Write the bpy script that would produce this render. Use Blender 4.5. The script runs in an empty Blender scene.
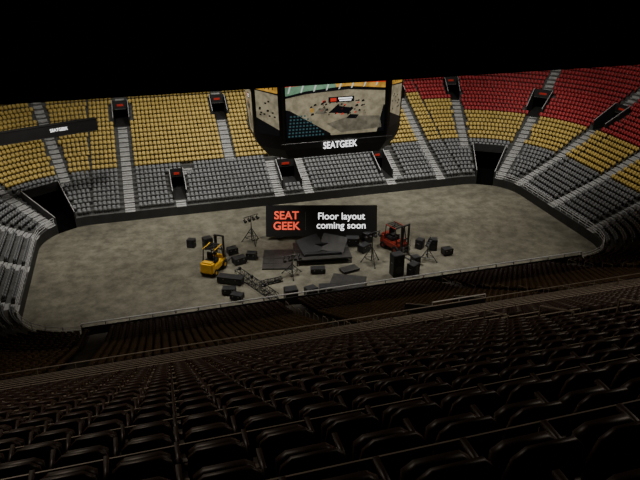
import bpy, bmesh, math, random
import numpy as np
from mathutils import Vector, Matrix, Euler
random.seed(4); rng=np.random.default_rng(4)
rad=math.radians
scene=bpy.context.scene
# ---------------------------------------------------------------- materials
def mat(name,col,rough=0.6,metal=0.0,var=0.0,scale=3.0,emit=None,estr=0.0,col2=None,bump=0.0,spec=0.5,detail=6):
    m=bpy.data.materials.new(name); m.use_nodes=True
    nt=m.node_tree; b=nt.nodes['Principled BSDF']
    b.inputs['Roughness'].default_value=rough; b.inputs['Metallic'].default_value=metal
    b.inputs['Specular IOR Level'].default_value=spec
    c=tuple(col)+(1,)
    if var>0 or col2 is not None:
        tc=nt.nodes.new('ShaderNodeTexCoord'); n=nt.nodes.new('ShaderNodeTexNoise')
        n.inputs['Scale'].default_value=scale; n.inputs['Detail'].default_value=detail
        nt.links.new(tc.outputs['Object'],n.inputs['Vector'])
        r=nt.nodes.new('ShaderNodeValToRGB')
        r.color_ramp.elements[0].position=0.35; r.color_ramp.elements[1].position=0.65
        lo=tuple(x*(1-var) for x in col); hi=tuple(min(1,x*(1+var)) for x in col)
        if col2 is not None: lo=col2; hi=col
        r.color_ramp.elements[0].color=lo+(1,); r.color_ramp.elements[1].color=hi+(1,)
        nt.links.new(n.outputs['Fac'],r.inputs['Fac']); nt.links.new(r.outputs['Color'],b.inputs['Base Color'])
        if bump>0:
            bp=nt.nodes.new('ShaderNodeBump'); bp.inputs['Strength'].default_value=bump
            nt.links.new(n.outputs['Fac'],bp.inputs['Height']); nt.links.new(bp.outputs['Normal'],b.inputs['Normal'])
    else: b.inputs['Base Color'].default_value=c
    if emit is not None:
        b.inputs['Emission Color'].default_value=tuple(emit)+(1,); b.inputs['Emission Strength'].default_value=estr
    return m
M={}
M['gray']=mat('seat_gray_plastic',(0.20,0.205,0.21),0.5,var=0.12,scale=0.8)
M['yellow']=mat('seat_yellow_plastic',(0.60,0.43,0.11),0.5,var=0.12,scale=0.8)
M['red']=mat('seat_red_plastic',(0.46,0.04,0.045),0.5,var=0.12,scale=0.8)
M['shaded']=mat('seat_shaded_plastic',(0.036,0.020,0.015),0.45,var=0.2,scale=0.8)  # gray and red seats of the near side, shade baked into the colour
M['shaded_yellow']=mat('seat_yellow_shaded_plastic',(0.085,0.052,0.02),0.5,var=0.2,scale=0.8)  # yellow seats of the near side, shade painted into the base colour
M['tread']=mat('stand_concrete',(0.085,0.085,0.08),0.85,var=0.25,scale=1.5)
M['ntread']=mat('stand_concrete_shaded',(0.055,0.048,0.038),0.85,var=0.25,scale=1.5)  # same stand concrete, with the near side's shade put into its tone
M['fascia']=mat('fascia_black',(0.02,0.02,0.02),0.6,var=0.2,scale=1)
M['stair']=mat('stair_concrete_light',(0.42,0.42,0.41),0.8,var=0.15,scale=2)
M['black']=mat('black_paint',(0.003,0.003,0.003),0.8,spec=0.05)
M['void']=mat('tunnel_black',(0.004,0.004,0.004),0.95,spec=0.0)
M['dark']=mat('dark_case',(0.022,0.022,0.024),0.5,var=0.3,scale=2)
M['dark2']=mat('dark_deck',(0.03,0.028,0.025),0.6,var=0.35,scale=1.5)
M['grill']=mat('speaker_grill',(0.01,0.01,0.011),0.7)
M['steel']=mat('steel',(0.30,0.30,0.30),0.35,0.8,var=0.15,scale=4)
M['dsteel']=mat('dark_steel',(0.06,0.06,0.06),0.45,0.6,var=0.15,scale=4)
M['nrail']=mat('rail_gray',(0.32,0.28,0.23),0.45,0.1,var=0.15,scale=4)
M['rail']=mat('rail_white',(0.6,0.6,0.6),0.4,0.1,var=0.05,scale=4)
M['fyel']=mat('forklift_yellow',(0.75,0.42,0.02),0.4,var=0.1,scale=3)
M['fred']=mat('forklift_red',(0.26,0.03,0.018),0.4,var=0.1,scale=3)
M['rubber']=mat('rubber',(0.01,0.01,0.01),0.8)
M['signred']=mat('exit_sign_red',(0.5,0.03,0.02),0.5,emit=(1,0.06,0.03),estr=0.05)
M['white']=mat('text_white',(0.9,0.9,0.9),0.5,emit=(1,1,1),estr=1.6)
M['orange']=mat('text_orange',(0.9,0.12,0.06),0.5,emit=(1,0.10,0.05),estr=0.9)
M['panel']=mat('sign_panel',(0.012,0.012,0.012),0.5,var=0.1,scale=1)
def floor_mat():
    m=bpy.data.materials.new('event_floor_concrete'); m.use_nodes=True; nt=m.node_tree; b=nt.nodes['Principled BSDF']
    tc=nt.nodes.new('ShaderNodeTexCoord')
    n1=nt.nodes.new('ShaderNodeTexNoise'); n1.inputs['Scale'].default_value=0.7; n1.inputs['Detail'].default_value=10; n1.inputs['Roughness'].default_value=0.72
    n2=nt.nodes.new('ShaderNodeTexNoise'); n2.inputs['Scale'].default_value=0.16; n2.inputs['Detail'].default_value=4
    for n in (n1,n2): nt.links.new(tc.outputs['Object'],n.inputs['Vector'])
    r=nt.nodes.new('ShaderNodeValToRGB'); r.color_ramp.elements[0].position=0.40; r.color_ramp.elements[1].position=0.62
    r.color_ramp.elements[0].color=(0.118,0.110,0.082,1); r.color_ramp.elements[1].color=(0.22,0.208,0.157,1)
    nt.links.new(n1.outputs['Fac'],r.inputs['Fac'])
    mx=nt.nodes.new('ShaderNodeMix'); mx.data_type='RGBA'; mx.blend_type='MULTIPLY'; mx.inputs[0].default_value=0.5
    r2=nt.nodes.new('ShaderNodeValToRGB'); r2.color_ramp.elements[0].color=(0.6,0.6,0.6,1); r2.color_ramp.elements[0].position=0.35; r2.color_ramp.elements[1].position=0.65
    nt.links.new(n2.outputs['Fac'],r2.inputs['Fac'])
    nt.links.new(r.outputs['Color'],mx.inputs[6]); nt.links.new(r2.outputs['Color'],mx.inputs[7])
    nt.links.new(mx.outputs[2],b.inputs['Base Color']); b.inputs['Roughness'].default_value=0.6
    b.inputs['Specular IOR Level'].default_value=0.3
    return m
M['floor']=floor_mat()

# ---------------------------------------------------------------- builder
class B:
    def __init__(s): s.bm=bmesh.new(); s.mats=[]
    def mi(s,k):
        if k not in s.mats: s.mats.append(k)
        return s.mats.index(k)
    def poly(s,pts,k):
        vs=[s.bm.verts.new(p) for p in pts]; f=s.bm.faces.new(vs); f.material_index=s.mi(k); return f
    def hull8(s,p,k):
        vs=[s.bm.verts.new(q) for q in p]; i=s.mi(k)
        for q in ((3,2,1,0),(4,5,6,7),(0,1,5,4),(1,2,6,5),(2,3,7,6),(3,0,4,7)):
            s.bm.faces.new([vs[a] for a in q]).material_index=i
    def box(s,c,d,k,rot=None,taper=1.0,bev=0.0):
        x,y,z=[a/2 for a in d]; c=Vector(c); R=rot.to_matrix() if rot is not None else Matrix.Identity(3)
        P=[(-x,-y,-z),(x,-y,-z),(x,y,-z),(-x,y,-z)]+[(a*taper,b*taper,z) for a,b in ((-x,-y),(x,-y),(x,y),(-x,y))]
        P=[c+R@Vector(q) for q in P]
        if bev<=0: s.hull8(P,k); return
        t=bmesh.new(); vs=[t.verts.new(q) for q in P]
        for q in ((3,2,1,0),(4,5,6,7),(0,1,5,4),(1,2,6,5),(2,3,7,6),(3,0,4,7)): t.faces.new([vs[a] for a in q])
        bmesh.ops.bevel(t,geom=t.edges[:],offset=bev,segments=2,affect='EDGES')
        i=s.mi(k); mp={}
        for v in t.verts: mp[v]=s.bm.verts.new(v.co)
        for f in t.faces: s.bm.faces.new([mp[v] for v in f.verts]).material_index=i
        t.free()
    def cyl(s,a,b,r,k,n=8,r2=None):
        a=Vector(a); b=Vector(b); d=(b-a).normalized(); u=d.orthogonal().normalized(); w=d.cross(u)
        r2=r if r2 is None else r2; i=s.mi(k)
        A=[s.bm.verts.new(a+(u*math.cos(t)+w*math.sin(t))*r) for t in [2*math.pi*j/n for j in range(n)]]
        C=[s.bm.verts.new(b+(u*math.cos(t)+w*math.sin(t))*r2) for t in [2*math.pi*j/n for j in range(n)]]
        for j in range(n):
            s.bm.faces.new((A[j],A[(j+1)%n],C[(j+1)%n],C[j])).material_index=i
        s.bm.faces.new(A[::-1]).material_index=i; s.bm.faces.new(C).material_index=i
    def done(s,name,loc=(0,0,0),rz=0.0,parent=None):
        me=bpy.data.meshes.new(name); bmesh.ops.recalc_face_normals(s.bm,faces=s.bm.faces[:]); s.bm.to_mesh(me); s.bm.free()
        for k in s.mats: me.materials.append(M[k])
        o=bpy.data.objects.new(name,me); scene.collection.objects.link(o); o.location=loc; o.rotation_euler=(0,0,rz)
        if parent: o.parent=parent
        return o
def batch(name,V,F,pos,nrm,key,sc=1.0):
    V=np.array(V,float)*sc; pos=np.array(pos,float); nrm=np.array(nrm,float); N=len(pos); nv=len(V)
    ex=np.stack([nrm[:,1],-nrm[:,0],np.zeros(N)],1); ey=np.stack([nrm[:,0],nrm[:,1],np.zeros(N)],1)
    W=pos[:,None,:]+V[None,:,0:1]*ex[:,None,:]+V[None,:,1:2]*ey[:,None,:]; W[:,:,2]+=V[None,:,2]
    fl=np.array([i for f in F for i in f]); ft=np.array([len(f) for f in F])
    L=(fl[None,:]+(np.arange(N)*nv)[:,None]).ravel(); T=np.tile(ft,N); S=np.concatenate([[0],np.cumsum(T)[:-1]])
    me=bpy.data.meshes.new(name); me.vertices.add(N*nv); me.vertices.foreach_set('co',W.ravel())
    me.loops.add(len(L)); me.loops.foreach_set('vertex_index',L.astype(np.int32))
    me.polygons.add(len(T)); me.polygons.foreach_set('loop_start',S.astype(np.int32)); me.polygons.foreach_set('loop_total',T.astype(np.int32))
    me.update(calc_edges=True); me.validate(); me.materials.append(M[key])
    o=bpy.data.objects.new(name,me); scene.collection.objects.link(o); return o
# ---------------------------------------------------------------- bowl geometry
XE,XW,YN,YS,R=30.8,-32.0,12.0,-15.0,6.0
NR=58
Z=[1.2]; D=[0.0]
for k in range(1,NR+2):
    Z.append(Z[-1]+(0.33 if k<9 else (0.42 if k<24 else (0.52 if k<=36 else 0.63))))
    D.append(D[-1]+(0.8 if k<=36 else 0.95))
def st(side,p):
    if side=='N': return Vector((p,YN,0)),Vector((0,1,0))
    if side=='S': return Vector((p,YS,0)),Vector((0,-1,0))
    if side=='E': return Vector((XE,p,0)),Vector((1,0,0))
    if side=='W': return Vector((XW,p,0)),Vector((-1,0,0))
    a=rad(p)
    sx=1 if side[1]=='E' else -1; sy=1 if side[0]=='N' else -1
    n=Vector((sx*math.sin(a),sy*math.cos(a),0))
    c=Vector(((XE-R) if sx>0 else (XW+R),(YN-R) if sy>0 else (YS+R),0))
    return c+n*R,n
def P(side,p,d,z=0):
    c,n=st(side,p); q=c+n*d; q.z=z; return q
rng_side={'N':(XW+R,XE-R),'S':(XW+R,XE-R),'E':(YS+R,YN-R),'W':(YS+R,YN-R)}
for c in ('NE','NW','SE','SW'): rng_side[c]=(0,90)
def isarc(s): return len(s)==2
CUT=[('N',-16.0,-14.2,2,7),('N',-1.4,1.3,2,7),('N',12.8,14.6,2,7),
     ('N',-22.6,-20.4,19,23),('N',-8.6,-6.4,19,23),('N',6.4,8.6,19,23),('N',20.6,22.4,21,24),
     ('NE',20,44,0,7),('NW',20,44,0,7),
     ('NE',12,17,20,24),('NE',46,53,17,22),('NW',62,67,18,23),('NE',78,84,17,22),('W',-3,-1.2,20,24),
     ('S',-2.2,1.6,19,24)]
AIS=[('N',-21.5,0,36),('N',21.5,0,36),('N',-7.5,9,36),('N',7.5,9,36),
     ('N',-15.1,0,2),('N',-2.1,0,9),('N',2.0,0,9),('N',14.0,0,2),('N',15.3,1,9),('N',-13.5,7,9),
     ('NE',15,7,36),('NE',50,0,36),('NE',80,0,36),('NW',15,7,36),('NW',50,0,36),('NW',80,0,36),
     ('E',-0.8,0,36),('E',-8.8,0,36),('W',-0.8,0,36),('W',-8.8,0,36),
     ('SE',45,0,36),('SW',45,0,36),('S',-24.5,0,24),('S',-7.5,0,24),('S',-7.5,24,58),('S',8,0,58),('S',22,0,58)]
AW=0.62
def halfw(side,d,w): return w if not isarc(side) else math.degrees(w/(R+d))
def cut(side,p,k,pad=0.0):
    h=halfw(side,D[k],pad)
    return any(s==side and a-h<p<b+h and k0<=k<k1 for s,a,b,k0,k1 in CUT)
def aisle(side,p,k,pad=0.3):
    h=halfw(side,D[k],AW+pad)
    return any(s==side and abs(p-a)<h and k0<=k<k1 for s,a,k0,k1 in AIS)
def colour(side,p,k):
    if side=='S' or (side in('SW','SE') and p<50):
        return 'shaded' if (k<9 or k>=22) else 'shaded_yellow'  # dim near side: seat colours carry the shade
    if k<9: return 'gray'
    top=26
    if side=='NE' : top=19 if p<15 else 16
    if side=='E' or side=='SE': top=16
    if side=='N' and p>21.5: top=21
    if side=='W' or side=='SW': top=22
    return 'yellow' if k<top else 'red'
b=B()
def stations(side):
    lo,hi=rng_side[side]; n=24 if isarc(side) else 2
    ps=set([lo+(hi-lo)*i/n for i in range(n+1)])
    for s,a,c,_,_ in CUT:
        if s==side: ps.update((a,c))
    return sorted(ps)
def stepface(side,p0,p1,k):
    pm=(p0+p1)/2
    if cut(side,pm,k): return
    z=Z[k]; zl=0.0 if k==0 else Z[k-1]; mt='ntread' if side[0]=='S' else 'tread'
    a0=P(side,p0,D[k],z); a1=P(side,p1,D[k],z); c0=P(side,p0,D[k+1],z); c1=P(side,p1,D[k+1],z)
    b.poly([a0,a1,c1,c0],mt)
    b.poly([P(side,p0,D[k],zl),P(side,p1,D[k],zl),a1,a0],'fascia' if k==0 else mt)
for side in rng_side:
    ps=stations(side)
    for i in range(len(ps)-1):
        for k in range(36): stepface(side,ps[i],ps[i+1],k)
for k in range(36,NR): stepface('S',-48,48,k)
bmesh.ops.remove_doubles(b.bm,verts=b.bm.verts[:],dist=0.001)
b.done('concrete_stands')
def proto(detail):
    V=[];F=[]
    def add(v,f):
        o=len(V); V.extend(v); F.extend([[i+o for i in q] for q in f])
    def prism(outline,y0,y1,lean,z0):
        n=len(outline); v=[(x,y0+(z-z0)*lean,z) for x,z in outline]+[(x,y1+(z-z0)*lean,z) for x,z in outline]
        add(v,[list(range(n)),list(range(2*n-1,n-1,-1))]+[[i,i+n,(i+1)%n+n,(i+1)%n] for i in range(n)])
    def bx(x0,x1,y0,y1,z0,z1):
        v=[(x,y,z) for z in (z0,z1) for x,y in ((x0,y0),(x1,y0),(x1,y1),(x0,y1))]
        add(v,[[3,2,1,0],[4,5,6,7],[0,1,5,4],[1,2,6,5],[2,3,7,6],[3,0,4,7]])
    prism([(-.2,.40),(.2,.40),(.235,.62),(.22,.80),(.15,.88),(-.15,.88),(-.22,.80),(-.235,.62)],.0,.05,.2,.4)
    prism([(-.2,.36),(.2,.36),(.21,.66),(.14,.72),(-.14,.72),(-.21,.66)],-.17,-.09,.12,.36)
    bx(-.03,.03,-.08,.06,0,.42)
    if detail:
        bx(-.285,-.245,-.30,.06,.58,.62); bx(-.28,-.25,-.1,.04,.0,.6)
        bx(-.27,.27,-.02,.03,.34,.39)
    return V,F
seats={k:([],[]) for k in ('gray','yellow','red','shaded','shaded2','shaded_yellow')}
def rowseats(side,k,lo,hi,SP=.55):
    d=D[k]+(0.52 if k<36 else .58); c,n=st(side,lo)
    if isarc(side): step=math.degrees(SP/(R+d))
    else: step=SP
    cnt=int((hi-lo)/step); off=((hi-lo)-cnt*step)/2
    for i in range(cnt):
        p=lo+off+(i+.5)*step
        if aisle(side,p,k) or cut(side,p,k,0.35): continue
        c,n=st(side,p); q=c+n*d
        if side[0]=='S' and k>=24: key='shaded' if k<36 else 'shaded2'
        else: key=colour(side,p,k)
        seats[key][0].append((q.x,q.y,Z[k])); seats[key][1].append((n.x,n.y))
for side,(lo,hi) in rng_side.items():
    for k in range(36):
        if side=='N' and k>29: continue
        rowseats(side,k,lo,hi)
for k in range(36,NR): rowseats('S',k,-38,34,.66)
v,f=proto(False)
batch('gray_stadium_seats',v,f,*seats['gray'],'gray')
batch('yellow_stadium_seats',v,f,*seats['yellow'],'yellow')
batch('red_stadium_seats',v,f,*seats['red'],'red')
batch('shaded_yellow_stadium_seats',v,f,*seats['shaded_yellow'],'shaded_yellow')
v,f=proto(True)
batch('shaded_stadium_seats',v,f,*seats['shaded'],'shaded')
batch('shaded_stadium_seats',v,f,*seats['shaded2'],'shaded',1.18)
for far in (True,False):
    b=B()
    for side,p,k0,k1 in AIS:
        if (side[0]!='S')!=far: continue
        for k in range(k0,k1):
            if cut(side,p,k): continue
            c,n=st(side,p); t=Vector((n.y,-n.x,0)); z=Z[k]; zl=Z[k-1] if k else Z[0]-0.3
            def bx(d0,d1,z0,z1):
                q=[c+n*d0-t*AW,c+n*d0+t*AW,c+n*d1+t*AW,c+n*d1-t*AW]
                b.hull8([Vector((a.x,a.y,z0)) for a in q]+[Vector((a.x,a.y,z1)) for a in q],'stair' if far else 'ntread')  # near stairs use the concrete tone with shade painted in
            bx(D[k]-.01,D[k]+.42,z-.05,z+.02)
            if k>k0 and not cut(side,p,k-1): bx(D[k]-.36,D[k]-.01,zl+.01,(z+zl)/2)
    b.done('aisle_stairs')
for s_,a,c_,k0,k1 in CUT:
    b=B(); z0=Z[k0-1] if k0>0 else 0.0
    for p in (a,c_):
        c,n=st(s_,p); t=Vector((n.y,-n.x,0)); w=t*0.08
        pts=[(D[k0],z0),(D[k1],z0),(D[k1],Z[k1]+.9),(D[k0],Z[k0]+.9)]
        A=[]
        for sg in (-1,1):
            A+= [Vector(((c+n*d+w*sg).x,(c+n*d+w*sg).y,z)) for d,z in pts]
        b.hull8(A,'fascia')
        b.cyl(P(s_,p,D[k0],Z[k0]+.95),P(s_,p,D[k1],Z[k1]+.95),.05,'rail',6)
        b.poly([P(s_,p,D[k1],z0),P(s_,p,D[k1]+3,z0),P(s_,p,D[k1]+3,Z[k1]-.05),P(s_,p,D[k1],Z[k1]-.05)],'void')
    b.poly([P(s_,a,D[k0],z0+.01),P(s_,c_,D[k0],z0+.01),P(s_,c_,D[k1]+3,z0+.01),P(s_,a,D[k1]+3,z0+.01)],'fascia' if k0 else 'void')
    b.poly([P(s_,a,D[k1]+3,z0),P(s_,c_,D[k1]+3,z0),P(s_,c_,D[k1]+3,Z[k1]),P(s_,a,D[k1]+3,Z[k1])],'void')
    L0,L1=Z[k1]-.25,Z[k1]+.9
    q=[P(s_,a,D[k1]-.06),P(s_,c_,D[k1]-.06),P(s_,c_,D[k1]+.1),P(s_,a,D[k1]+.1)]
    b.hull8([Vector((v.x,v.y,L0)) for v in q]+[Vector((v.x,v.y,L1)) for v in q],'fascia')
    if k0>0 and s_!='S':
        am=a+(c_-a)*.3; cm=a+(c_-a)*.7
        q=[P(s_,am,D[k1]-.14),P(s_,cm,D[k1]-.14),P(s_,cm,D[k1]-.06),P(s_,am,D[k1]-.06)]
        b.hull8([Vector((v.x,v.y,L0+.35)) for v in q]+[Vector((v.x,v.y,L0+.65)) for v in q],'signred')
    if s_=='S':
        b.cyl(P(s_,a,D[k1],L1+.3),P(s_,c_,D[k1],L1+.3),.05,'rail',6)
        for p in (a,(a+c_)/2,c_): b.cyl(P(s_,p,D[k1],L1),P(s_,p,D[k1],L1+.3),.04,'rail',6)
    b.done('vomitory_portal' if k0 else 'corner_tunnel')
def rail(side,ps,d,z0,h,name,key,r=.035,post=1.2,mid=2):
    b=B()
    pts=[P(side,p,d,z0) for p in ps]
    for i in range(len(pts)-1):
        a,c=pts[i],pts[i+1]
        for m in range(mid+1):
            zz=Vector((0,0,h*(m+1)/(mid+1))); b.cyl(a+zz,c+zz,r,key,6)
        n=max(1,int((c-a).length/post))
        for j in range(n+1):
            q=a.lerp(c,j/n); b.cyl(q,q+Vector((0,0,h)),r,key,6)
    return b.done(name)
rail('E',[YS+R,YN-R],.12,1.2,.95,'front_guardrail','rail')
rail('W',[YS+R,YN-R],.12,1.2,.95,'front_guardrail','rail')
for c in ('SE','SW'): rail(c,[0,15,30,45,60,75,90],.12,1.2,.95,'front_guardrail','rail')
for c in ('NE','NW'): rail(c,[46,60,75,90],.12,1.2,.95,'front_guardrail','rail')
rail('S',[XW+R,XE-R],.10,1.2,1.15,'front_guardrail','rail',r=.07,post=2.0,mid=0)
b=B(); b.box(((XW+XE)/2,YS-.3,1.65),(XE-XW-2*R,.06,.9),'fascia'); b.done('barrier_board')
b=B()
for x in (-7.5,8,22):
    for k in range(3,56,3):
        a=Vector((x-AW-.05,YS-D[k]-.1,Z[k])); c=Vector((x-AW-.05,YS-D[k+1]-.5,Z[k+1]))
        up=Vector((0,0,.95)); b.cyl(a,a+up,.03,'nrail',6); b.cyl(c,c+up,.03,'nrail',6); b.cyl(a+up,c+up,.03,'nrail',6)
b.done('aisle_handrails')
b=B()
y=YS-D[24]-.06; z=Z[24]
for h in (.5,.95): b.cyl((-40,y,z+h),(40,y,z+h),.035,'nrail',6)
for i in range(41): b.cyl((-40+2*i,y,z),(-40+2*i,y,z+.95),.03,'nrail',6)
b.done('tier_guardrail')
b=B()
for k in range(25,57,1):
    y=YS-D[k+1]+.03; z=Z[k]
    if k%2:
        b.cyl((-38,y,z+1.06),(34,y,z+1.06),.022,'nrail',6)
        for i in range(37): b.cyl((-38+2*i,y,z+.2),(-38+2*i,y,z+1.06),.018,'nrail',5)
    b.box((-2,YS-D[k]-.03,z-.02),(72,.06,.05),'nrail')
b.done('row_rails')
# ---------------------------------------------------------------- shell
def slab(name,c,d,key):
    b=B(); b.box(c,d,key); return b.done(name)
slab('floor',(0,-14,-.1),(126,118,.2),'floor')
slab('ceiling',(0,-14,40.1),(126,118,.2),'black')
slab('wall_north',(0,44,20),(126,.3,40),'black')
slab('wall_south',(0,-73,20),(126,.3,40),'black')
slab('wall_east',(63,-14,20),(.3,118,40),'black')
slab('wall_west',(-63,-14,20),(.3,118,40),'black')
b=B(); n=620; zb,zt=21.7,39.9
pts=[(-62+124*i/n,-14+.1*math.sin(i*1.3)) for i in range(n+1)]
for i in range(n):
    (x0,y0),(x1,y1)=pts[i],pts[i+1]; b.poly([(x0,y0,zb),(x1,y1,zb),(x1,y1,zt),(x0,y0,zt)],'black')
b.cyl((-62,-14,zb),(62,-14,zb),.08,'black')
b.done('black_roof_curtain')
# ---------------------------------------------------------------- text helper
def text(body,size,loc,rot,key,parent,align='CENTER',bold=.0,name='lettering',sx=1.0,sp=1.0):
    cu=bpy.data.curves.new(name,'FONT'); cu.body=body; cu.size=size; cu.align_x=align; cu.align_y='CENTER'
    cu.offset=bold*size; cu.extrude=.01; cu.space_line=.95; cu.space_character=sp
    o=bpy.data.objects.new(name,cu); scene.collection.objects.link(o); o.data.materials.append(M[key])
    o.location=loc; o.rotation_euler=rot; o.scale=(sx,1,1); o.parent=parent; return o
def empty(name,loc=(0,0,0),rot=(0,0,0)):
    e=bpy.data.objects.new(name,None); scene.collection.objects.link(e); e.location=loc; e.rotation_euler=rot; return e
# ---------------------------------------------------------------- scoreboard
def emis(name,c,s=1.0,var=0):
    m=mat(name,tuple(x*.2 for x in c),.4,emit=c,estr=s); M[name]=m
    if var:
        nt=m.node_tree; tc=nt.nodes.new('ShaderNodeTexCoord'); n=nt.nodes.new('ShaderNodeTexNoise'); n.inputs['Scale'].default_value=1.6; n.inputs['Detail'].default_value=7
        r=nt.nodes.new('ShaderNodeValToRGB'); r.color_ramp.elements[0].position=.38; r.color_ramp.elements[1].position=.62
        r.color_ramp.elements[0].color=tuple(x*(1-var) for x in c)+(1,); r.color_ramp.elements[1].color=tuple(x*(1+var) for x in c)+(1,)
        nt.links.new(tc.outputs['Object'],n.inputs['Vector']); nt.links.new(n.outputs['Fac'],r.inputs['Fac']); nt.links.new(r.outputs['Color'],nt.nodes['Principled BSDF'].inputs['Emission Color'])
ES=.55
emis('pix_tan',(.38,.33,.22),ES,.25); emis('pix_gray',(.20,.18,.13),ES,.3); emis('pix_white',(.8,.9,.8),ES); emis('pix_yel',(.80,.42,.06),ES,.3)
emis('pix_teal',(.05,.13,.14),ES); emis('pix_blk',(.006,.006,.008),ES); emis('pix_red',(.9,.05,.03),ES); emis('pix_green',(.20,.38,.24),ES,.2)
emis('pix_lit',(1,1,1),1.2)
sb=empty('center_hung_scoreboard',(0.5,0,0))
b=B()
def octa(hx,hy,ch,z): return [Vector(p+(z,)) for p in ((-hx,-hy),(hx,-hy),(hx+ch,-hy+ch),(hx+ch,hy-ch),(hx,hy),(-hx,hy),(-hx-ch,hy-ch),(-hx-ch,-hy+ch))]
rings=[octa(5.0,4.1,1.7,11.9),octa(5.5,4.5,2.2,13.0),octa(5.6,4.5,2.5,13.9),octa(5.8,4.7,2.6,23.5)]
for a,c in zip(rings[:-1],rings[1:]):
    for i in range(8): b.poly([a[i],a[(i+1)%8],c[(i+1)%8],c[i]],'panel')
b.poly(rings[0][::-1],'panel'); b.poly(rings[-1],'panel')
for x in (-4,4):
    for y in (-3,3): b.cyl((x,y,23.5),(x,y,39.95),.04,'dsteel')
b.cyl((-6,-5.0,13.75),(6,-5.0,13.75),.05,'dsteel')
b.done('housing',parent=sb)
def screen(name,o,ux,uz,nm,full=True,seed=0):
    b=B(); rr=random.Random(seed)
    def pg(pts,k,l): b.poly([o+ux*u+uz*v_+nm*(.03+.012*l) for u,v_ in pts],k)
    R_=lambda u0,v0,u1,v1,k,l: pg([(u0,v0),(u1,v0),(u1,v1),(u0,v1)],k,l)
    R_(0,0,1,1,'pix_blk',0)
    if full:
        pg([(.0,.50),(.12,.34),(.45,.0),(.97,.0),(1,.12),(1,.78),(.62,.86),(.2,.80),(0,.72)],'pix_tan',1)
        pg([(.40,.22),(.55,.04),(.97,.08),(.95,.3),(.65,.34)],'pix_gray',2)
        pg([(0,.72),(.2,.78),(.62,.82),(1,.76),(1,.80),(.62,.87),(.2,.82),(0,.76)],'pix_blk',2)
        pg([(0,.76),(.2,.83),(.5,.87),(.48,1),(0,1)],'pix_green',3)
        pg([(.5,.87),(.62,.88),(1,.81),(1,1),(.48,1)],'pix_yel',3)
        for i in range(8):
            u=.02+i*.125; pg([(u,.80+.008*i),(u+.015,.81+.008*i),(u+.05,1),(u+.03,1)],'pix_white',4)
        pg([(0,.92),(.48,.95),(.48,.97),(0,.94)],'pix_red',4); pg([(.5,.95),(1,.91),(1,.93),(.5,.97)],'pix_red',4)
        pg([(0,.52),(.04,.50),(.44,.04),(.44,.0),(0,.0)],'pix_blk',2)
        for r in range(7):
            for c in range(11-r):
                u=.015+c*.034+r*.004; v_=.02+r*.06
                R_(u,v_,u+.018,v_+.028,'pix_teal',3)
        pg([(.92,0),(1,.0),(1,.5),(.985,.5)],'pix_blk',2)
        for i in range(60):
            u=.22+rr.random()*.58; v_=.36+rr.random()*.26; s=.012+rr.random()*.022
            pg([(u,v_),(u+s,v_+.01),(u+s*.8,v_+s*1.5),(u+.004,v_+s)],'pix_blk' if i%8 else 'pix_red',3)
        pg([(.42,.42),(.62,.38),(.68,.48),(.50,.54)],'pix_blk',3)
        pg([(.28,.42),(.38,.40),(.41,.50),(.33,.52)],'pix_gray',3); pg([(.60,.30),(.70,.28),(.73,.35),(.64,.37)],'pix_blk',3)
        R_(.42,.60,.68,.70,'pix_blk',4); R_(.44,.62,.50,.68,'pix_red',5); R_(.52,.655,.66,.68,'pix_lit',5); R_(.53,.62,.65,.64,'pix_lit',5)
        R_(.24,.45,.27,.52,'pix_yel',4)
    else:
        pg([(.0,.3),(1,.12),(1,.75),(0,.8)],'pix_tan',1)
        pg([(.0,.82),(1,.78),(1,1),(0,1)],'pix_yel',1)
        for i in range(5): R_(.1+i*.17,.84,.14+i*.17,.97,'pix_blk',2)
        for i in range(12):
            u=.1+rr.random()*.7; v_=.32+rr.random()*.3; R_(u,v_,u+.09,v_+.03,'pix_blk',2)
    b.done(name,parent=sb)
r2,r3=rings[2],rings[3]
def face(i,m0,m1,z0,z1):
    a,c=r2[i],r2[(i+1)%8]; e,g=r3[i],r3[(i+1)%8]
    def pt(u,z): 
        t=(z-13.9)/9.6; return a.lerp(c,u).lerp(e.lerp(g,u),t)
    o=pt(m0,z0); ux=pt(m1,z0)-o; uz=pt(m0,z1)-o; return o,ux,uz,ux.cross(uz).normalized()
for i in (0,4): screen('main_screen',*face(i,.03,.97,14.2,19.9),full=True,seed=i)
for i in (2,6): screen('side_screen',*face(i,.03,.97,14.2,19.9),full=True,seed=i)
for i in (1,3,5,7): screen('corner_screen',*face(i,.12,.88,14.4,20.0),full=False,seed=i)
text('SEATGEEK',1.0,(.4,-4.66,13.15),(rad(86),0,0),'white',sb,bold=.008,sx=.8,sp=1.0)
text('SEATGEEK',1.0,(-.4,4.66,13.15),(rad(86),0,rad(180)),'white',sb,bold=.008,sx=.8)
# ---------------------------------------------------------------- ribbon board
A_=Vector((-42,5.8,12.8)); C_=Vector((-23.9,12.0,12.8)); dv=(C_-A_); ang=math.atan2(dv.y,dv.x)
rb=empty('hanging_ribbon_board',(A_+C_)/2,(0,0,ang))
b=B(); b.box((0,0,0),(dv.length,.5,1.5),'panel',bev=.05)
for x in (-8,-3,3,8): b.cyl((x,0,.7),(x,0,27.1),.015,'black',6)
b.box((0,-.27,-.68),(dv.length-.3,.06,.06),'dsteel'); b.box((0,-.27,.68),(dv.length-.3,.06,.06),'dsteel')
b.done('board',parent=rb)
text('SEATGEEK',.5,(5.2,-.3,0.05),(rad(90),0,0),'white',rb,bold=.0,sx=.85)
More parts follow.
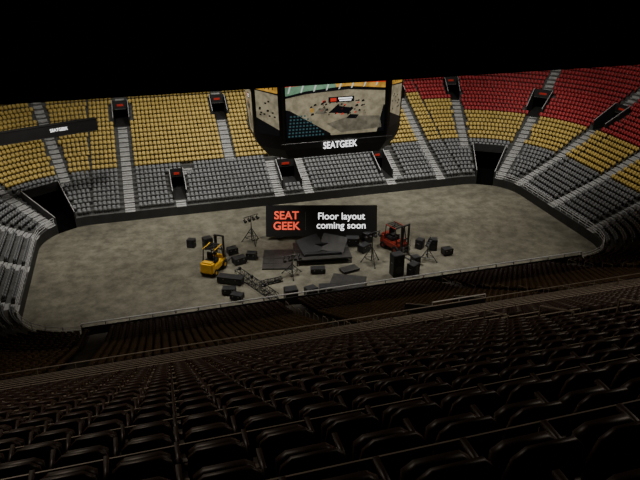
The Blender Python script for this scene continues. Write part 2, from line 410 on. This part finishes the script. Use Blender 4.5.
# ---------------------------------------------------------------- floor sign
sg=empty('floor_layout_sign',(0.15,-.2,0.35),(rad(-22),0,rad(-15.9)))
b=B(); b.box((0,0,2.0),(13.2,.12,3.75),'panel',bev=.05)
for x in (-5,0,5): b.box((x,.12,1.6),(.12,.12,3.4),'dsteel')
b.box((-1.9,-.075,2.0),(.04,.03,2.2),'steel')
b.done('panel',parent=sg)
text('SEAT\nGEEK',1.32,(-4.15,-.08,2.0),(rad(90),0,0),'orange',sg,bold=.02)
text('Floor layout\ncoming soon',1.14,(2.35,-.08,2.0),(rad(90),0,0),'white',sg,bold=.004)
b=B()
for x in (-5,0,5):
    b.box((x,.5,.25),(.6,1.6,.1),'dsteel'); b.cyl((x,.1,.3),(x,1.2,2.9),.05,'dsteel')
b.done('stand_legs',(0,0,-.2),0,parent=sg)
# ---------------------------------------------------------------- floor equipment
def forklift(loc,rz,key,name='forklift',sc=1.15,roof='rubber'):
    b=B()
    b.box((0,-.2,.62),(1.15,2.0,.55),key,bev=.08)
    b.box((0,-1.1,.78),(1.2,.7,.95),key,taper=.88,bev=.12)
    b.box((0,-.45,1.05),(.85,.9,.35),'rubber',bev=.05)
    b.box((0,-.35,1.28),(.5,.5,.14),'rubber',bev=.04); b.box((0,-.62,1.6),(.5,.12,.6),'rubber',bev=.04)
    b.box((0,.55,.95),(1.0,.25,.5),key,bev=.05)
    b.cyl((0,.42,1.2),(0,.2,1.42),.03,'rubber'); b.cyl((0,.2,1.42),(0,.17,1.45),.18,'rubber',12)
    for x in (-.52,.52):
        b.cyl((x,.62,.9),(x*.92,.35,2.15),.045,'rubber',6); b.cyl((x,-.85,1.1),(x*.92,-.75,2.15),.045,'rubber',6)
        b.box((x*.92,-.2,2.17),(.07,1.2,.07),key)
    for y in (-.75,-.5,-.25,0,.25,.38): b.box((0,y,2.18),(.95,.09,.05),roof)
    for x in (-.52,.52):
        b.cyl((x-.14,.55,.36),(x+.14,.55,.36),.36,'rubber',14); b.cyl((x-.15,.55,.36),(x+.15,.55,.36),.16,key,10)
        b.cyl((x-.12,-.95,.3),(x+.12,-.95,.3),.3,'rubber',14); b.cyl((x-.13,-.95,.3),(x+.13,-.95,.3),.13,key,10)
    for x in (-.38,.38):
        b.box((x,1.0,1.35),(.1,.14,2.6),'dsteel'); b.box((x*.75,1.08,1.3),(.07,.1,2.4),'dsteel')
        b.box((x*.8,1.8,.1),(.12,1.15,.05),'steel'); b.box((x*.8,1.22,.45),(.12,.05,.75),'steel')
    for z in (.35,1.4,2.6): b.box((0,1.02,z),(.8,.1,.1),'dsteel')
    b.box((0,1.16,.75),(1.0,.05,.08),'dsteel'); b.box((0,1.16,.4),(1.0,.05,.08),'dsteel')
    for x in (-.45,-.15,.15,.45): b.box((x,1.16,1.0),(.03,.03,.6),'dsteel')
    o=b.done(name,loc,rz); o.scale=(sc,sc,sc); return o
forklift((-13.0,-4.0,0),rad(-35),'fyel',sc=1.35)
forklift((7.7,-5.0,0),rad(200),'fred',sc=1.4,roof='rubber')
def speaker(loc,rz,s=(.8,.8,1.3),tilt=0,name='loudspeaker'):
    b=B(); x,y,z=[q*1.15 for q in s]
    b.box((0,0,z/2),(x,y,z),'dark',bev=.04)
    b.box((0,-y/2-.01,z/2),(x*.88,.03,z*.9),'grill')
    b.cyl((0,-y/2-.03,z*.32),(0,-y/2+.01,z*.32),min(x,z)*.33,'dark',16)
    b.cyl((0,-y/2-.03,z*.74),(0,-y/2+.01,z*.74),min(x,z)*.16,'dark',12)
    for q in (-x/2-.01,x/2+.01): b.box((q,0,z*.6),(.03,.3,.08),'steel')
    o=b.done(name,loc,rz); o.rotation_euler=(tilt,0,rz); return o
def case(loc,rz,s=(1.2,.75,.75),name='road_case'):
    b=B(); x,y,z=[q*1.1 for q in s]
    b.box((0,0,z/2+.14),(x,y,z),'dark',bev=.02)
    for i in (-1,1):
        for j in (-1,1):
            b.box((i*x/2,j*y/2,z/2+.14),(.05,.05,z+.02),'dsteel'); b.cyl((i*x*.4-.03,j*y*.35,.07),(i*x*.4+.03,j*y*.35,.07),.07,'rubber')
        b.box((0,i*y/2,z+.14),(x,.05,.05),'dsteel'); b.box((0,i*y/2,z*.72+.14),(x,.04,.03),'dsteel')
        b.box((i*x*.25,-y/2-.01,z*.7+.14),(.12,.04,.12),'steel')
    return b.done(name,loc,rz)
def truss(a,c,w=.45,key='dsteel',name='lighting_truss',extra=False):
    a=Vector(a); c=Vector(c); d=c-a; L=d.length; b=B(); h=w/2
    for i in (-h,h):
        for j in (0,w): b.cyl((0,i,j+.05),(L,i,j+.05),.045,key,6)
    n=int(L/w)
    for q in range(n):
        x0=L*q/n; x1=L*(q+1)/n
        for i in (-h,h):
            b.cyl((x0,i,.05 if q%2 else w+.05),(x1,i,w+.05 if q%2 else .05),.028,key,5); b.cyl((x0,i,.05),(x0,i,w+.05),.028,key,5)
        for j in (.05,w+.05):
            b.cyl((x0,-h if q%2 else h,j),(x1,h if q%2 else -h,j),.028,key,5); b.cyl((x0,-h,j),(x0,h,j),.028,key,5)
        if extra and q%3==0:
            b.box((x0+L/n/2,0,w+.28),(.26,.3,.34),'dark',bev=.03); b.cyl((x0+L/n/2,-.15,w+.28),(x0+L/n/2,-.3,w+.22),.12,'dsteel',10,r2=.15)
    return b.done(name,a,math.atan2(d.y,d.x))
def tower(loc,rz,h=3.2,name='lighting_tripod'):
    b=B()
    b.cyl((0,0,.3),(0,0,h*.6),.07,'dsteel'); b.cyl((0,0,h*.6),(0,0,h),.05,'dsteel')
    for i in range(3):
        a=i*2.094+.3; e=(math.cos(a)*1.2,math.sin(a)*1.2,0.03)
        b.cyl((0,0,h*.55),e,.045,'dsteel'); b.cyl((0,0,.3),(e[0]*.62,e[1]*.62,.5),.025,'dsteel'); b.cyl((e[0],e[1],0),(e[0],e[1],.06),.09,'rubber')
    b.cyl((-1.0,0,h),(1.0,0,h),.045,'dsteel')
    for x in (-.85,-.3,.3,.85):
        b.box((x,0,h-.22),(.08,.08,.2),'dsteel'); b.cyl((x,.12,h-.36),(x,-.22,h-.48),.13,'dark',10,r2=.19)
    for i in range(3):
        a=i*2.094+.3; a2=(i+1)*2.094+.3
        for f in (.35,.7):
            r_=1.2*f; z=h*.55*(1-f)+.03
            b.cyl((math.cos(a)*r_,math.sin(a)*r_,z),(math.cos(a2)*r_,math.sin(a2)*r_,z),.03,'dsteel',5)
    return b.done(name,loc,rz)
tower((-7.9,1.6,0),.4,3.4); tower((3.9,-7.3,0),.2,3.8); tower((10.2,-8.2,0),.9,2.6); tower((-5.2,-7.5,0),.1,2.4)
truss((-10.8,-5.9,0),(-8.0,-12.2,0),.7,key='dsteel',extra=True)
truss((-8.9,-8.8,0),(-6.5,-8.4,0),.4,key='dsteel')
def deck(loc,rz,s,h,name='stage_deck'):
    b=B(); w,l=s
    b.box((0,0,h-.08),(w,l,.16),'dark2',bev=.02)
    for i in range(1,int(w/1.2)): b.box((-w/2+i*1.2,0,h+.003),(.03,l-.1,.01),'grill')
    for j in range(1,int(l/1.2)): b.box((0,-l/2+j*1.2,h+.004),(w-.1,.03,.01),'grill')
    if h>.3:
        for i in (-1,0,1):
            for j in (-1,1): b.box((i*(w/2-.1),j*(l/2-.1),(h-.15)/2),(.09,.09,h-.15),'dsteel')
        for j in (-1,1): b.box((0,j*(l/2-.1),h*.4),(w-.2,.05,.05),'dsteel')
    return b.done(name,loc,rz)
deck((-.9,-4.0,0),rad(-8),(6.2,4.4),.75)
deck((-5.9,-3.7,0),rad(-14),(3.4,4.6),.17)
deck((-.1,-10.9,0),rad(-28),(3.6,3.4),.17)
deck((1.0,-8.2,0),rad(12),(2.0,1.2),.3)
b=B()
b.box((-1.3,0,.7),(3.0,.12,2.1),'dark',rot=Euler((rad(-50),0,rad(32))))
b.box((1.3,0,.7),(3.0,.12,2.1),'dark2',rot=Euler((rad(-50),0,rad(-32))))
b.box((0,.6,.35),(1.6,.9,.7),'dark',bev=.04); b.box((0,-1.2,.12),(4.2,.5,.24),'dark',bev=.04)
b.done('stacked_stage_panels',(-.9,-4.0,.76),rad(-8))
for l,r_,s in [((5.6,-10.4,0),.1,(1.1,.9,2.2)),((7.3,-10.9,0),.5,(1.0,.8,1.2)),((11.9,-6.0,0),-.4,(.8,.7,1.2)),((10.6,-5.2,0),.7,(.8,.7,1.0)),
                ((-6.7,-13.2,0),0,(1.1,.9,1.6)),((-4.4,-12.2,0),.3,(1.0,.8,.9)),((-2.8,-11.9,0),-.2,(1.1,.8,.7)),((-13.1,1.5,0),.3,(.9,.8,1.2)),((-14.9,2.3,0),-.5,(.8,.6,.9)),
                ((5.3,-2.0,0),.2,(.8,.8,1.0)),((8.4,-9.0,0),.2,(.8,.7,1.0))]:
    speaker(l,r_,s)
for l,r_,s in [((-11.8,-7.4,0),-.5,(2.4,.8,.6)),((-12.3,-9.5,0),-.3,(1.2,.7,.5)),((-11.7,-10.9,0),-.6,(1.1,.7,.5)),((-10.2,-3.3,0),.3,(1.3,.8,.6)),((-8.7,-2.6,0),-.4,(1.0,.7,.6)),
                ((3.3,-2.4,0),-.3,(1.4,.9,.8)),((4.1,-4.3,0),.5,(1.2,.8,.7)),((-10.6,-.8,0),.2,(1.0,.7,.6)),((12.9,-7.6,0),.1,(1.0,.7,.6)),((-2.4,-7.7,0),-.2,(1.4,.7,.4))]:
    case(l,r_,s)
# ---------------------------------------------------------------- lights
def spot(loc,tgt,e,ang=80,blend=.8,col=(1,.96,.89),r=1.6):
    l=bpy.data.lights.new('arena_spot','SPOT'); l.energy=e; l.spot_size=rad(ang); l.spot_blend=blend; l.color=col; l.shadow_soft_size=r
    o=bpy.data.objects.new('arena_spot_light',l); scene.collection.objects.link(o); o.location=loc
    o.rotation_euler=(Vector(tgt)-Vector(loc)).to_track_quat('-Z','Y').to_euler()
for x in (-24,-10,2,12,24): spot((x,-2 if abs(x)>20 else 7.5,34),(x*1.1,19,4),18000,80)
spot((24,-4,33),(44,6,10),14000,80); spot((-24,-4,33),(-42,4,8),15000,80)
for x in (-17,0,17): spot((x,-6.0,30),(x*.95,-3.0,0),22000,72,.9)
for x,y,e in ((8,-50,1700),(-24,-46,900)):  # unseen fill lamps, added to brighten the near stand
    l=bpy.data.lights.new('near_stand_fill','AREA'); l.energy=e; l.size=4; l.color=(1,.84,.66)
    o=bpy.data.objects.new('near_stand_fill',l); scene.collection.objects.link(o); o.location=(x,y,38)
w=bpy.data.worlds.new('World'); scene.world=w; w.use_nodes=True; w.node_tree.nodes['Background'].inputs[0].default_value=(.01,.01,.01,1)
# ---------------------------------------------------------------- camera
cd=bpy.data.cameras.new('camera'); cam=bpy.data.objects.new('camera',cd); scene.collection.objects.link(cam)
cd.sensor_width=36; cd.lens=36; cd.clip_end=500
cam.location=(-18.8,-66.1,33.5); cam.rotation_euler=(rad(64),0,rad(-15.9)); scene.camera=cam
